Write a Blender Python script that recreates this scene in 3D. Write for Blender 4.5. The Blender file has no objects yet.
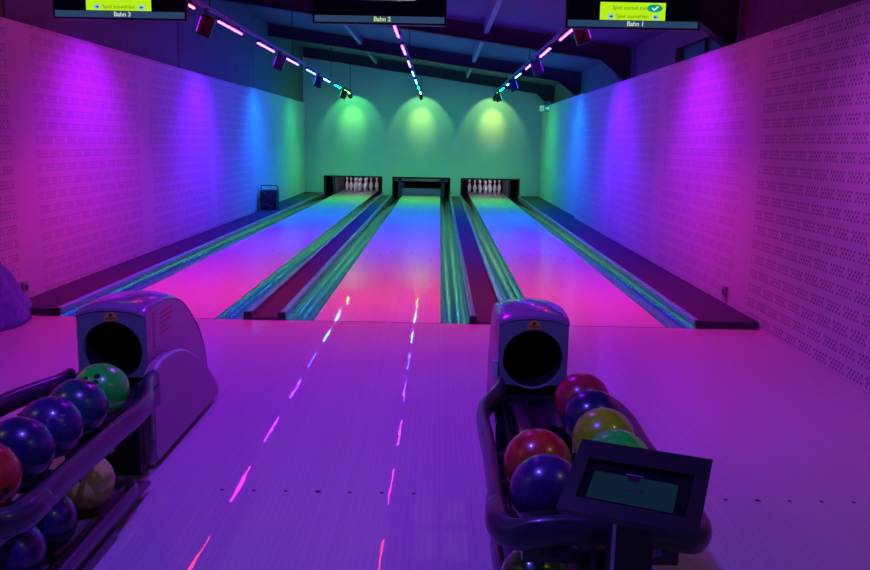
import bpy, bmesh, math, random
from mathutils import Vector, Matrix
random.seed(7)
SC = bpy.context.scene
COL = SC.collection
PI = math.pi

# ------------------------------------------------------------------ camera
cam_d = bpy.data.cameras.new('camera')
cam_d.sensor_width = 36.0
cam_d.lens = 837.15 / 870 * 36.0
cam_d.clip_start = 0.05
cam = bpy.data.objects.new('camera', cam_d)
COL.objects.link(cam)
Rr = Vector((0.99980391, 0.00582868, 0.0189253))
Uu = Vector((-0.01963599, 0.16811519, 0.98557177))
Ff = Vector((-0.00256296, 0.98575012, -0.16819668))
cam.matrix_world = Matrix(((Rr.x, Uu.x, -Ff.x, 0.4818), (Rr.y, Uu.y, -Ff.y, -6.8166),
                           (Rr.z, Uu.z, -Ff.z, 1.4867), (0, 0, 0, 1)))
SC.camera = cam

# ------------------------------------------------------------------ world, exposure
w = bpy.data.worlds.new('world'); SC.world = w
w.use_nodes = True
w.node_tree.nodes['Background'].inputs[0].default_value = (0.11, 0.02, 0.75, 1)
w.node_tree.nodes['Background'].inputs[1].default_value = 0.10
SC.view_settings.view_transform = 'Standard'
SC.view_settings.look = 'None'
SC.view_settings.gamma = 1.0
SC.view_settings.use_curve_mapping = False
SC.view_settings.exposure = 0.0

# ------------------------------------------------------------------ light levels
BAR_E = 70.0          # emission of the light bars hanging under the tracks
BAR_W = 19.0          # downward beam of each bar
BAR_SPREAD = 96
# (y of the bar's middle, colour, relative strength of beam, of tube)
BARS = [(1.00, (1.0, 0.03, 0.03), .92, .6), (2.95, (.52, 0.015, 0.42), .72, .8), (4.92, (0.22, 0.012, 1.0), 1.0, 1.5),
        (6.97, (0.07, 0.012, 1.0), 1.1, 1.7), (8.92, (0.015, 0.03, 1.0), 1.0, 1.8), (10.98, (0.01, 0.12, 1.0), .9, 2.6),
        (12.95, (0.0, 0.46, 0.46), .8, 1.3), (14.95, (0.10, 0.85, 0.05), .95, .9)]
CANS = [(-2.1, (.80, 0.0, 0.60), 120), (1.95, (0.38, 0.0, 1.0), 300), (5.9, (0.15, 0.0, 1.0), 400), (9.9, (0.0, 0.17, 1.0), 360), (14.2, (0.02, 0.75, 0.14), 130)]
APPROACH_FLOODS = [(-.10, -4.6, (0.15, 0.065, 1.0), 175, .05), (2.3, -5.0, (1.0, .80, .25), 12, .03), (-2.5, -4.7, (1.0, .80, .25), 12, .03), (0.0, -1.4, (0.36, 0.0, 1.0), 235, .28)]  # last entry: added fill that turns the middle of the approach violet

# ------------------------------------------------------------------ node helper
class NT:
    def __init__(s, name):
        s.m = bpy.data.materials.new(name); s.m.use_nodes = True
        s.t = s.m.node_tree; s.b = s.t.nodes['Principled BSDF']
    def L(s, a, b): s.t.links.new(a, b)
    def put(s, v, sock):
        if isinstance(v, (int, float)): sock.default_value = v
        elif isinstance(v, tuple): sock.default_value = v if len(v) == 4 else (*v, 1)
        else: s.L(v, sock)
    def M(s, op, a, b=None, c=None):
        n = s.t.nodes.new('ShaderNodeMath'); n.operation = op
        s.put(a, n.inputs[0])
        if b is not None: s.put(b, n.inputs[1])
        if c is not None: s.put(c, n.inputs[2])
        return n.outputs[0]
    def pos(s, obj=False):
        if obj:
            g = s.t.nodes.new('ShaderNodeTexCoord'); src = g.outputs['Object']
        else:
            g = s.t.nodes.new('ShaderNodeNewGeometry'); src = g.outputs['Position']
        x = s.t.nodes.new('ShaderNodeSeparateXYZ'); s.L(src, x.inputs[0])
        return src, x.outputs[0], x.outputs[1], x.outputs[2]
    def noise(s, vec, scale, detail=2, rough=.5, dist=0.0, mapscale=None):
        if mapscale:
            mp = s.t.nodes.new('ShaderNodeMapping'); mp.inputs['Scale'].default_value = mapscale
            s.L(vec, mp.inputs[0]); vec = mp.outputs[0]
        n = s.t.nodes.new('ShaderNodeTexNoise'); s.L(vec, n.inputs['Vector'])
        n.inputs['Scale'].default_value = scale; n.inputs['Detail'].default_value = detail
        n.inputs['Roughness'].default_value = rough; n.inputs['Distortion'].default_value = dist
        return n.outputs['Fac']
    def mix(s, f, a, b):
        n = s.t.nodes.new('ShaderNodeMix'); n.data_type = 'RGBA'
        s.put(f, n.inputs[0]); s.put(a, n.inputs[6]); s.put(b, n.inputs[7]); return n.outputs[2]
    def bump(s, h, strength=.3, dist=.01):
        n = s.t.nodes.new('ShaderNodeBump'); n.inputs['Strength'].default_value = strength
        n.inputs['Distance'].default_value = dist; s.L(h, n.inputs['Height']); s.L(n.outputs[0], s.b.inputs['Normal'])
    def set(s, color=None, rough=None, metal=None, coat=None, coat_rough=None, spec=None):
        if color is not None: s.put(color, s.b.inputs['Base Color'])
        if rough is not None: s.put(rough, s.b.inputs['Roughness'])
        if metal is not None: s.put(metal, s.b.inputs['Metallic'])
        if coat is not None: s.put(coat, s.b.inputs['Coat Weight'])
        if coat_rough is not None: s.put(coat_rough, s.b.inputs['Coat Roughness'])
        if spec is not None: s.put(spec, s.b.inputs['Specular IOR Level'])
        return s

def simple(name, col, rough=.5, metal=0, coat=0, grain=.06, scale=30, spec=None):
    n = NT(name); p = n.pos(True)[0]
    f = n.noise(p, scale, 3)
    dark = tuple(c * (1 - grain * 2) for c in col)
    n.set(n.mix(f, dark, tuple(min(1, c * (1 + grain)) for c in col)), rough, metal, coat, .08, spec)
    return n.m

def emis(name, col, strength):
    m = bpy.data.materials.new(name); m.use_nodes = True
    t = m.node_tree; t.nodes.clear()
    e = t.nodes.new('ShaderNodeEmission'); e.inputs[0].default_value = (*col, 1); e.inputs[1].default_value = strength
    o = t.nodes.new('ShaderNodeOutputMaterial'); t.links.new(e.outputs[0], o.inputs[0])
    return m

# ------------------------------------------------------------------ mesh helpers
def box(bm, x0, x1, y0, y1, z0, z1, mi=0, bev=0):
    vs = [bm.verts.new((x, y, z)) for x in (x0, x1) for y in (y0, y1) for z in (z0, z1)]
    fs = [(0, 1, 3, 2), (4, 6, 7, 5), (0, 4, 5, 1), (2, 3, 7, 6), (0, 2, 6, 4), (1, 5, 7, 3)]
    out = []
    for f in fs:
        fc = bm.faces.new([vs[i] for i in f]); fc.material_index = mi; out.append(fc)
    if bev:
        es = list({e for f in out for e in f.edges})
        bmesh.ops.bevel(bm, geom=es, offset=bev, segments=2, affect='EDGES', profile=.6)
    return vs

def prism(bm, poly, axis, a0, a1, mi=0):
    """poly: 2D points; extruded along axis from a0 to a1."""
    def P(p, a):
        if axis == 'X': return (a, p[0], p[1])
        if axis == 'Y': return (p[0], a, p[1])
        return (p[0], p[1], a)
    A = [bm.verts.new(P(p, a0)) for p in poly]; B = [bm.verts.new(P(p, a1)) for p in poly]
    n = len(poly); fs = [bm.faces.new(A), bm.faces.new(B[::-1])]
    for i in range(n): fs.append(bm.faces.new((A[i], B[i], B[(i + 1) % n], A[(i + 1) % n])))
    for f in fs: f.material_index = mi
    return fs

def sweep(bm, path, prof, closed=False, mi=0, cap=True, up=Vector((0, 0, 1))):
    """sweep the profile (side, up) along a path"""
    rings = []; n = len(path); path = [Vector(p) for p in path]
    for i, p in enumerate(path):
        a = path[(i - 1) % n] if (closed or i > 0) else p
        b = path[(i + 1) % n] if (closed or i < n - 1) else p
        t = (b - a).normalized(); side = t.cross(up)
        if side.length < 1e-4: side = Vector((1, 0, 0))
        side.normalize(); u = side.cross(t)
        rings.append([bm.verts.new(p + side * q[0] + u * q[1]) for q in prof])
    m = len(prof); rng = range(n if closed else n - 1)
    for i in rng:
        r0, r1 = rings[i], rings[(i + 1) % n]
        for j in range(m):
            f = bm.faces.new((r0[j], r0[(j + 1) % m], r1[(j + 1) % m], r1[j])); f.material_index = mi; f.smooth = True
    if cap and not closed:
        bm.faces.new(rings[0][::-1]).material_index = mi; bm.faces.new(rings[-1]).material_index = mi

def circ(r, n=12, ry=None):
    ry = ry or r
    return [(r * math.cos(2 * PI * i / n), ry * math.sin(2 * PI * i / n)) for i in range(n)]

def lathe(bm, prof, n=24, mi=lambda z: 0, c=(0, 0)):
    rings = []
    for r, z in prof:
        rings.append([bm.verts.new((c[0] + r * math.cos(2 * PI * i / n), c[1] + r * math.sin(2 * PI * i / n), z)) for i in range(n)])
    for k in range(len(prof) - 1):
        for i in range(n):
            f = bm.faces.new((rings[k][i], rings[k][(i + 1) % n], rings[k + 1][(i + 1) % n], rings[k + 1][i]))
            f.smooth = True; f.material_index = mi((prof[k][1] + prof[k + 1][1]) / 2)
    bm.faces.new(rings[0][::-1]); bm.faces.new(rings[-1])

def smooth_path(pts, k=6):
    pts = [Vector(p) for p in pts]; out = []
    for i in range(len(pts) - 1):
        p0 = pts[max(i - 1, 0)]; p1 = pts[i]; p2 = pts[i + 1]; p3 = pts[min(i + 2, len(pts) - 1)]
        for j in range(k):
            t = j / k
            out.append(.5 * ((2 * p1) + (-p0 + p2) * t + (2 * p0 - 5 * p1 + 4 * p2 - p3) * t * t + (-p0 + 3 * p1 - 3 * p2 + p3) * t ** 3))
    out.append(pts[-1]); return out

def obj(name, bm, mat, parent=None, recalc=True, smooth=False):
    if recalc: bmesh.ops.recalc_face_normals(bm, faces=bm.faces)
    me = bpy.data.meshes.new(name); bm.to_mesh(me); bm.free()
    for m in (mat if isinstance(mat, (list, tuple)) else [mat]): me.materials.append(m)
    if smooth:
        for p in me.polygons: p.use_smooth = True
    o = bpy.data.objects.new(name, me); COL.objects.link(o)
    if parent: o.parent = parent
    return o

def tag(o, label, cat, group=None, kind=None):
    if label: o['label'] = label
    if cat: o['category'] = cat
    if group: o['group'] = group
    if kind: o['kind'] = kind
    return o

def thing(name, label, cat, loc=(0, 0, 0), group=None):
    o = bpy.data.objects.new(name, None); COL.objects.link(o); o.location = loc
    o.empty_display_size = .1
    return tag(o, label, cat, group)

def struct(name, bm, mat):
    o = obj(name, bm, mat); o['kind'] = 'structure'; return o

def text_obj(name, s, size, mat, parent, loc, rot, extrude=.0008, align='CENTER', bold=0.0):
    cu = bpy.data.curves.new(name, 'FONT'); cu.body = s; cu.size = size; cu.extrude = extrude
    cu.align_x = align; cu.align_y = 'CENTER'; cu.offset = bold
    t = bpy.data.objects.new(name + '_src', cu); COL.objects.link(t)
    bpy.context.view_layer.update()
    me = bpy.data.meshes.new_from_object(t.evaluated_get(bpy.context.evaluated_depsgraph_get()))
    bpy.data.objects.remove(t)
    me.materials.clear(); me.materials.append(mat)
    o = bpy.data.objects.new(name, me); COL.objects.link(o); o.parent = parent
    o.location = loc; o.rotation_euler = rot
    return o

def copy_tree(o, parent=None):
    c = o.copy(); COL.objects.link(c); c.parent = parent
    for ch in [x for x in SC.objects if x.parent == o]: copy_tree(ch, c)
    return c

# ------------------------------------------------------------------ materials
def perforated(name, start, dark):
    n = NT(name); P, X, Y, Z = n.pos(); M = n.M
    cy = M('DIVIDE', Z, .125); course = M('FLOOR', cy)
    odd = M('FLOORED_MODULO', course, 2.0)
    U = M('DIVIDE', M('ADD', Y, M('MULTIPLY', odd, .125)), .248)
    x = M('MULTIPLY', M('SUBTRACT', M('FRACT', U), .5), .248)
    v = M('MULTIPLY', M('SUBTRACT', M('FRACT', cy), .5), .125)
    r = M('ROUND', M('DIVIDE', v, .027)); ar = M('ABSOLUTE', r)
    mid = M('LESS_THAN', ar, .5)
    xs = M('SUBTRACT', x, M('MULTIPLY', mid, .0225))
    dx = M('SUBTRACT', xs, M('MULTIPLY', M('ROUND', M('DIVIDE', xs, .045)), .045))
    dy = M('SUBTRACT', v, M('MULTIPLY', r, .027))
    lim = M('SUBTRACT', .108, M('MULTIPLY', mid, .018))
    inside = M('LESS_THAN', M('ABSOLUTE', x), lim)
    rows = M('LESS_THAN', ar, 1.5)
    q = M('ADD', M('POWER', M('DIVIDE', M('ADD', dx, M('MULTIPLY', dy, .25)), .0125), 2.0), M('POWER', M('DIVIDE', dy, .0115), 2.0))
    slot = M('LESS_THAN', q, 1.0)
    band = M('MULTIPLY', M('FRACT', M('DIVIDE', M('SUBTRACT', Y, start), 3.05)), 3.05)
    open_ = M('GREATER_THAN', band, .42)
    mask = M('MULTIPLY', M('MULTIPLY', slot, rows), M('MULTIPLY', inside, open_))
    mort = M('GREATER_THAN', M('ABSOLUTE', v), .0605)
    seam = M('LESS_THAN', M('ABSOLUTE', M('SUBTRACT', band, .42)), .006)
    grain = n.noise(P, 3.0, 4)
    base = n.mix(grain, (.50, .49, .50), (.58, .57, .58))
    base = n.mix(M('MULTIPLY', M('MAXIMUM', mort, seam), .35), base, (.42, .42, .44))
    near = M('MULTIPLY', M('LESS_THAN', Y, .45), dark[0]); far = M('MULTIPLY', M('GREATER_THAN', Y, .45), dark[1])
    n.set(n.mix(M('MULTIPLY', mask, M('ADD', near, far)), base, (.06, .05, .07)), .72)
    h = M('SUBTRACT', 1.0, M('ADD', mask, M('MULTIPLY', mort, .2)))
    n.bump(h, .15, .004)
    return n.m

def plaster(name, col):
    n = NT(name); P = n.pos()[0]
    n.set(n.mix(n.noise(P, 1.3, 4), tuple(c * .93 for c in col), col), .7)
    n.bump(n.noise(P, 60, 3), .08, .004); return n.m

def blocks(name, col):
    n = NT(name); P, X, Y, Z = n.pos(); M = n.M
    cz = M('DIVIDE', Z, .22); odd = M('FLOORED_MODULO', M('FLOOR', cz), 2.0)
    fy = M('FRACT', M('ADD', M('DIVIDE', Y, .5), M('MULTIPLY', odd, .5)))
    j = M('MAXIMUM', M('LESS_THAN', M('FRACT', cz), .05), M('LESS_THAN', fy, .022))
    n.set(n.mix(M('MULTIPLY', j, .5), n.mix(n.noise(P, 9, 3), tuple(c * .8 for c in col), col), tuple(c * .4 for c in col)), .85)
    n.bump(M('SUBTRACT', 1.0, j), .5, .01); return n.m

def wood_floor(name, c0, c1, board, rough, wob, seamdark=.25, coat=.9, coat_r=.035):
    n = NT(name); P, X, Y, Z = n.pos(); M = n.M
    bx = M('DIVIDE', X, board); fb = M('FRACT', bx); idx = M('FLOOR', bx)
    wn = n.t.nodes.new('ShaderNodeTexWhiteNoise'); wn.noise_dimensions = '1D'; n.L(idx, wn.inputs['W'])
    g = n.noise(P, 6.0, 4, .6, .3, (8, .5, 1))
    c = n.mix(M('ADD', M('MULTIPLY', wn.outputs['Value'], .7), M('MULTIPLY', g, .3)), c0, c1)
    seam = M('LESS_THAN', fb, .09)
    c = n.mix(M('MULTIPLY', seam, seamdark), c, tuple(q * .35 for q in c0))
    n.set(c, rough, 0, coat, coat_r, .25)
    # each board lies at a hair's tilt, so reflections run in short crooked dashes
    hb = n.noise(P, 2.2, 2, .5, 0, (9, 1.2, 1))
    n.bump(hb, wob, .004)
    n.L([x for x in n.t.nodes if x.type == 'BUMP'][0].outputs[0], n.b.inputs['Coat Normal'])
    return n.m

MAT = dict(
    perfR=perforated('perforated white masonry right', .30, (.62, .38)),
    perfL=perforated('perforated white masonry left', .33, (.5, .42)),
    white=plaster('white plaster', (.58, .58, .58)),
    block=blocks('dark painted blocks', (.17, .17, .2)),
    panel=simple('dark wall panels', (.13, .14, .17), .8, grain=.12, scale=4),
    steel=simple('dark painted steel beam', (.035, .035, .05), .55, grain=.1, scale=8),
    strut=simple('grey galvanised strut', (.30, .32, .38), .5, .3, grain=.1, scale=12),
    approach=wood_floor('approach boards', (.50, .48, .48), (.54, .52, .52), .0268, .45, .05, .32, .42, .02),
    lane=wood_floor('lane boards', (.60, .56, .55), (.66, .62, .61), .0268, .40, .04, .04, .3, .045),
    carpet=simple('dark carpeted divider', (.055, .04, .085), .8, grain=.3, scale=120),
    rail=simple('grey plastic cap rail', (.42, .46, .62), .28, .85, grain=.05, scale=20),
    black=simple('black plastic', (.012, .011, .018), .35, grain=.2, scale=20),
    blackmat=simple('matt black', (.008, .008, .012), .8, grain=.2, scale=20),
    pit=simple('dark grey pit panel', (.10, .10, .12), .6, grain=.15, scale=10),
    sweepm=simple('grey sweep board', (.34, .33, .38), .45, grain=.1, scale=10),
    chrome=simple('satin metal', (.55, .55, .6), .25, 1, grain=.05, scale=20),
    hoodtop=simple('glossy violet hood shell', (.30, .14, .34), .22, 0, .7, grain=.03, scale=8),
    hoodside=simple('mauve hood side', (.34, .22, .30), .45, 0, .1, grain=.05, scale=6),
    face=simple('slate grey face plate', (.17, .19, .25), .38, 0, .2, grain=.05, scale=10),
    trim=simple('light grey rounded trim', (.42, .46, .52), .35, 0, .3, grain=.05, scale=10),
    railpurple=simple('dark plum plastic rail', (.05, .03, .065), .32, 0, .3, grain=.08, scale=10),
    tray=simple('dark moulded tray', (.012, .011, .018), .3, 0, .4, grain=.1, scale=10),
    shelf=simple('brown lower shelf', (.16, .10, .13), .5, grain=.15, scale=14),
    orange=simple('orange warning sticker', (.80, .33, .06), .5, grain=.05),
    ink=simple('black ink', (.03, .02, .03), .6),
    arrow=simple('walnut inlay', (.26, .20, .18), .5),
    redink=simple('faded red lettering', (.42, .07, .09), .5, grain=.1),
    pinwhite=simple('white pin coating', (.86, .86, .88), .25, 0, .5, grain=.02),
    pinred=simple('red pin stripe', (.65, .03, .04), .3, 0, .5, grain=.02),
    crate=simple('dark navy crate plastic', (.012, .012, .03), .6, grain=.3, scale=60),
    cloth=simple('blue violet fabric', (.16, .15, .50), .85, grain=.25, scale=18),
)
# gutter: glossy moulded trough, lightly scratched along its length
g = NT('grey green gutter'); P = g.pos()[0]
gn = g.noise(P, 5, 3, .6, 0, (14, .35, 1))
g.set(g.mix(gn, (.28, .33, .37), (.46, .52, .56)), .19, 1.0); g.bump(gn, .07, .003)
MAT['gutter'] = g.m

# ------------------------------------------------------------------ SETTING
XL, XR, YP, YB = -3.13, 3.165, 9.75, 16.4      # side walls, end of perforated stretch, back wall
TOPZ = 2.43
YN = -9.0
LANES = [-1.895, -0.012, 1.872]
# floor: the approach, with the marker dots inlaid
bm = bmesh.new(); box(bm, XL - .3, XR + .35, YN, 0.0, -.25, 0)
for y in (-3.43, -4.27):
    for lc in LANES:
        for k in range(-6, 8) if abs(lc) > 1 else range(-3, 4):
            x = lc + k * .137
            if abs(abs(x) - .94) < .33 or abs(x) > 2.9: continue
            if y < -4 and abs(k) > 3: continue
            r = .0095 if k else .014
            vs = [bm.verts.new((x + r * math.cos(a * PI / 5), y + r * math.sin(a * PI / 5), .0006)) for a in range(10)]
            bm.faces.new(vs).material_index = 1
floor = struct('floor', bm, [MAT['approach'], MAT['ink']])
# ground under lanes
bm = bmesh.new(); box(bm, XL - .3, XR + .35, 0.004, 20.2, -.35, -.12)
struct('floor_under_lanes', bm, MAT['blackmat'])

def wallbox(name, *a, mat): 
    bm = bmesh.new(); box(bm, *a); return struct(name, bm, mat)
wallbox('wall_left', XL - .12, XL, YN, YP - .12, 0, TOPZ, mat=MAT['perfL'])
wallbox('wall_right', XR, XR + .12, YN, YP, 0, TOPZ, mat=MAT['perfR'])
wallbox('wall_left_rear', XL - .20, XL - .08, YP - .12, YB, -.1, TOPZ + .04, mat=MAT['white'])
wallbox('wall_right_rear', XR + .07, XR + .19, YP, YB, -.1, TOPZ + .04, mat=MAT['white'])
# upper walls, set back a little above the perforated cladding
bm = bmesh.new(); box(bm, XL - .30, XL - .125, YN, YB, TOPZ - .3, 4.1)
for y in (-4.2, .6, 5.45, 10.25, 15.0): box(bm, XL - .126, XL - .115, y - .02, y + .02, TOPZ - .1, 3.9)
struct('wall_left_upper', bm, MAT['panel'])
bm = bmesh.new()
for (y0, y1, z0, z1) in ((YN, 2.3, 2.3, 3.6), (4.45, YB, 2.3, 3.6), (2.3, 4.45, 2.3, 2.50), (2.3, 4.45, 2.74, 3.6)):
    box(bm, XR + .36, XR + .5, y0, y1, z0, z1)
box(bm, XR + .125, XR + .5, YN, YB, 2.2, 2.3)
struct('wall_right_upper', bm, MAT['block'])
bm = bmesh.new(); box(bm, XR + .43, XR + .47, 2.3, 4.45, 2.5, 2.74); box(bm, XR + .40, XR + .43, 3.35, 3.4, 2.5, 2.74)
struct('window_1', bm, MAT['black'])
# back wall with three openings
bm = bmesh.new()
OP = [(-2.70, -1.085), (-.81, .79), (1.075, 2.70)]; OZ = .53
xs = [XL - .25] + [v for p in OP for v in p] + [XR + .3]
for i in range(0, len(xs), 2): box(bm, xs[i], xs[i + 1], YB, YB + .08, -.1, OZ)
prism(bm, [(xs[0], OZ), (xs[-1], OZ), (xs[-1], 3.05), (xs[0], 3.95)], 'Y', YB, YB + .08)
struct('wall_back', bm, MAT['white'])
# roof
SL = -.134
n = NT('corrugated roof sheet'); P, X, Y, Z = n.pos()
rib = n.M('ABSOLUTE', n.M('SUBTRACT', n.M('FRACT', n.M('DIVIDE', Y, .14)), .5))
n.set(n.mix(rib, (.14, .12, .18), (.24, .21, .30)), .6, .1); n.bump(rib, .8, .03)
bm = bmesh.new()
prism(bm, [(-3.6, 3.50 - SL * 3.6), (3.8, 3.50 + SL * 3.8), (3.8, 3.56 + SL * 3.8), (-3.6, 3.56 - SL * 3.6)], 'Y', YN, YB + .1)
struct('ceiling', bm, n.m)
# rafters
for i, y in enumerate((16.15, 11.75, 6.95, 2.1, -2.7, -7.4)):
    bm = bmesh.new()
    def zb(x): return 3.225 + SL * x
    poly = [(-3.24, zb(-3.24)), (2.98, zb(2.98)), (3.42, 2.50), (3.50, 2.50), (3.50, 3.50 + SL * 3.5 - .01), (-3.24, 3.50 + SL * -3.24 - .01)]
    if i == 0: poly = [(-3.2, zb(-3.2)), (3.05, zb(3.05)), (3.26, 2.62), (3.5, 2.62), (3.50, 3.50 + SL * 3.5 - .01), (-3.2, 3.50 + SL * -3.2 - .01)]
    prism(bm, poly, 'Y', y - .02, y + .02)
    for (o, t) in ((0, .022), ):
        prism(bm, [(poly[0][0], poly[0][1]), (poly[1][0], poly[1][1]), (poly[1][0], poly[1][1] + t), (poly[0][0], poly[0][1] + t)], 'Y', y - .09, y + .09)
        prism(bm, [(poly[1][0], poly[1][1]), (poly[2][0], poly[2][1]), (poly[2][0] + .02, poly[2][1] + t), (poly[1][0], poly[1][1] + t + .01)], 'Y', y - .09, y + .09)
    o = obj('roof_beam', bm, MAT['steel']); o['kind'] = 'structure'
    wy = ('against the back wall', 'second from the back wall', 'in the middle of the hall', 'just past the hanging screens', 'above the approach', 'behind the viewer')[i]
    o['label'] = 'dark steel roof beam ' + wy
for x in (1.17, -1.25):
    bm = bmesh.new(); z = 3.50 + SL * x
    ys = (YN, -7.51, -7.29, -2.81, -2.59, 1.99, 2.21, 6.84, 7.06, 11.64, 11.86, 16.04)
    for a in range(0, 12, 2): box(bm, x - .035, x + .035, ys[a], ys[a + 1], z - .16, z - .01)
    o = obj('roof_strut', bm, MAT['strut']); o['kind'] = 'structure'

# ------------------------------------------------------------------ LANES
lane_names = ['lane beside the crate wall, pins set', 'middle lane, its pin opening shut by a grey board', 'lane on the exit sign side, pins set']
for li, lc in enumerate(LANES):
    t = thing('bowling_lane', 'pale glossy bowling ' + lane_names[li], 'bowling lane', (lc, 0, 0), 'bowling lanes')
    bm = bmesh.new(); box(bm, -.527, .527, .006, 19.22, -.1, 0)
    for k in range(-3, 4):       # aiming arrows
        x = k * .137; y = 4.72 - abs(k) * .30
        vs = [bm.verts.new(p) for p in ((x - .016, y, .0005), (x + .016, y, .0005), (x, y + .15, .0005))]
        bm.faces.new(vs).material_index = 1
        if k and abs(k) != 0:
            pass
    for x in (-.42, -.35, -.28, -.21, .21, .28, .35, .42):
        vs = [bm.verts.new((x + .009 * math.cos(a * PI / 4), 2.1 + .009 * math.sin(a * PI / 4), .0005)) for a in range(8)]
        bm.faces.new(vs).material_index = 1
    obj('lane_bed', bm, [MAT['lane'], MAT['arrow']], t)
    bm = bmesh.new(); box(bm, -.56, .56, .0002, .012, -.01, .0008)
    obj('foul_line', bm, MAT['ink'], t)
    for s in (-1, 1):
        bm = bmesh.new()
        x0 = .5285; x1 = .770
        prof = []
        for k in range(13):
            a = PI * k / 12
            prof.append((s * (x0 + .008 + (x1 - x0 - .016) * (1 - math.cos(a)) / 2), .002 - .058 * math.sin(a)))
        prof = [(s * x0, .004)] + prof + [(s * x1, .012)]
        low = [(s * x1, -.10), (s * x0, -.10)]
        poly = prof + low
        fs = prism(bm, poly, 'Y', .006, 18.9)
        for f in fs[2:]: f.smooth = True
        bmesh.ops.delete(bm, geom=fs[:2], context='FACES')
        o = obj('gutter', bm, MAT['gutter'], t)
        bm = bmesh.new(); lo, hi = sorted((s * x0, s * x1)); box(bm, lo, hi, .0, .006, -.12, -.001); obj('gutter_end', bm, MAT['black'], t)

# dividers between lanes: carpeted strip between two cap rails with dark end blocks
def rail_part(parent, xa, xb, cx):
    bm = bmesh.new()
    prism(bm, [(xa, -.08), (xb, -.08), (xb, .052), (xb - .012, .062), (xa + .012, .062), (xa, .052)], 'Y', .05, YB - .05)
    for y in (2.6, 5.3, 8.0, 10.7, 13.4):
        box(bm, (xa + xb) / 2 - .008, (xa + xb) / 2 + .008, y, y + .016, .062, .0635)
    obj('cap_rail', bm, MAT['rail'], parent)
    bm = bmesh.new(); box(bm, xa - .006, xb + .006, .004, .05, -.08, .066, bev=.006)
    obj('end_block', bm, MAT['black'], parent)
for i, (a, b) in enumerate(((0, 1), (1, 2))):
    cx = (LANES[a] + LANES[b]) / 2; hw = (LANES[b] - LANES[a]) / 2 - .774
    t = thing('lane_divider', ('plum carpeted divider strip between crate side lane and middle lane', 'plum carpeted divider strip between middle lane and exit sign side lane')[i], 'lane divider', (cx, 0, 0), 'lane dividers')
    bm = bmesh.new(); box(bm, -hw + .052, hw - .052, .02, YB - .02, -.08, .018); box(bm, -hw + .052, hw - .052, .005, .02, -.08, .012)
    obj('carpet_strip', bm, MAT['carpet'], t)
    rail_part(t, -hw, -hw + .05, 0); rail_part(t, hw - .05, hw, 0)
for s in (-1, 1):
    xa = LANES[0] - .774 if s < 0 else LANES[2] + .774
    xb = XL + .002 if s < 0 else XR - .002
    t = thing('side_platform', 'dark plum walkway along the %s perforated wall' % ('crate side' if s < 0 else 'exit sign side'), 'platform', (0, 0, 0), 'side walkways')
    bm = bmesh.new(); lo, hi = sorted((xa + s * .052, xb))
    box(bm, lo, hi, .01, YP - .12 if s < 0 else YP, -.08, .060)
    lo2, hi2 = sorted((xa + s * .052, xb + s * .08))
    box(bm, lo2, hi2, (YP - .12 if s < 0 else YP), YB - .01, -.08, .060)
    obj('deck', bm, MAT['carpet'], t)
    lo, hi = sorted((xa, xa + s * .05)); rail_part(t, lo, hi, 0)

# ------------------------------------------------------------------ PIN PITS
prof = [(.0258, 0), (.0286, .004), (.038, .03), (.0500, .070), (.0575, .105), (.0605, .125), (.0575, .155), (.0490, .190), (.0380, .220), (.0290, .242),
        (.0245, .258), (.0232, .270), (.0236, .285), (.0258, .305), (.0300, .328), (.0322, .348), (.0300, .364), (.0225, .376), (.010, .381)]
P2 = [prof[0]]
for (a, b) in zip(prof, prof[1:]):
    P2 += [((a[0] * 2 + b[0]) / 3, (a[1] * 2 + b[1]) / 3), ((a[0] + 2 * b[0]) / 3, (a[1] + 2 * b[1]) / 3), b]
bm = bmesh.new(); lathe(bm, P2, 20, lambda z: 1 if (.248 < z < .262 or .280 < z < .297) else 0)
pin_o = obj('bowling_pin', bm, [MAT['pinwhite'], MAT['pinred']])
pin_used = False
rows = ['head pin at the front', 'second row, crate side', 'second row, exit side', 'third row, crate side', 'third row, middle', 'third row, exit side',
        'back row, crate side end', 'back row, inner pin on crate side', 'back row, inner pin on exit side', 'back row, exit side end']
wherel = ['crate side lane', 'middle lane, hanging', 'exit side lane']
for li, lc in enumerate(LANES):
    k = 0
    for r in range(4):
        for c in range(r + 1):
            x = lc + (c - r / 2) * .3048; y = 18.288 + r * .264
            o = pin_o if not pin_used else pin_o.copy()
            if pin_used: COL.objects.link(o)
            pin_used = True
            o.location = (x, y, .47 if li == 1 else 0.0005)
            tag(o, 'white red striped pin, %s, %s' % (wherel[li], rows[k]), 'bowling pin', 'pins of the ' + wherel[li].split(',')[0]); k += 1
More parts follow.
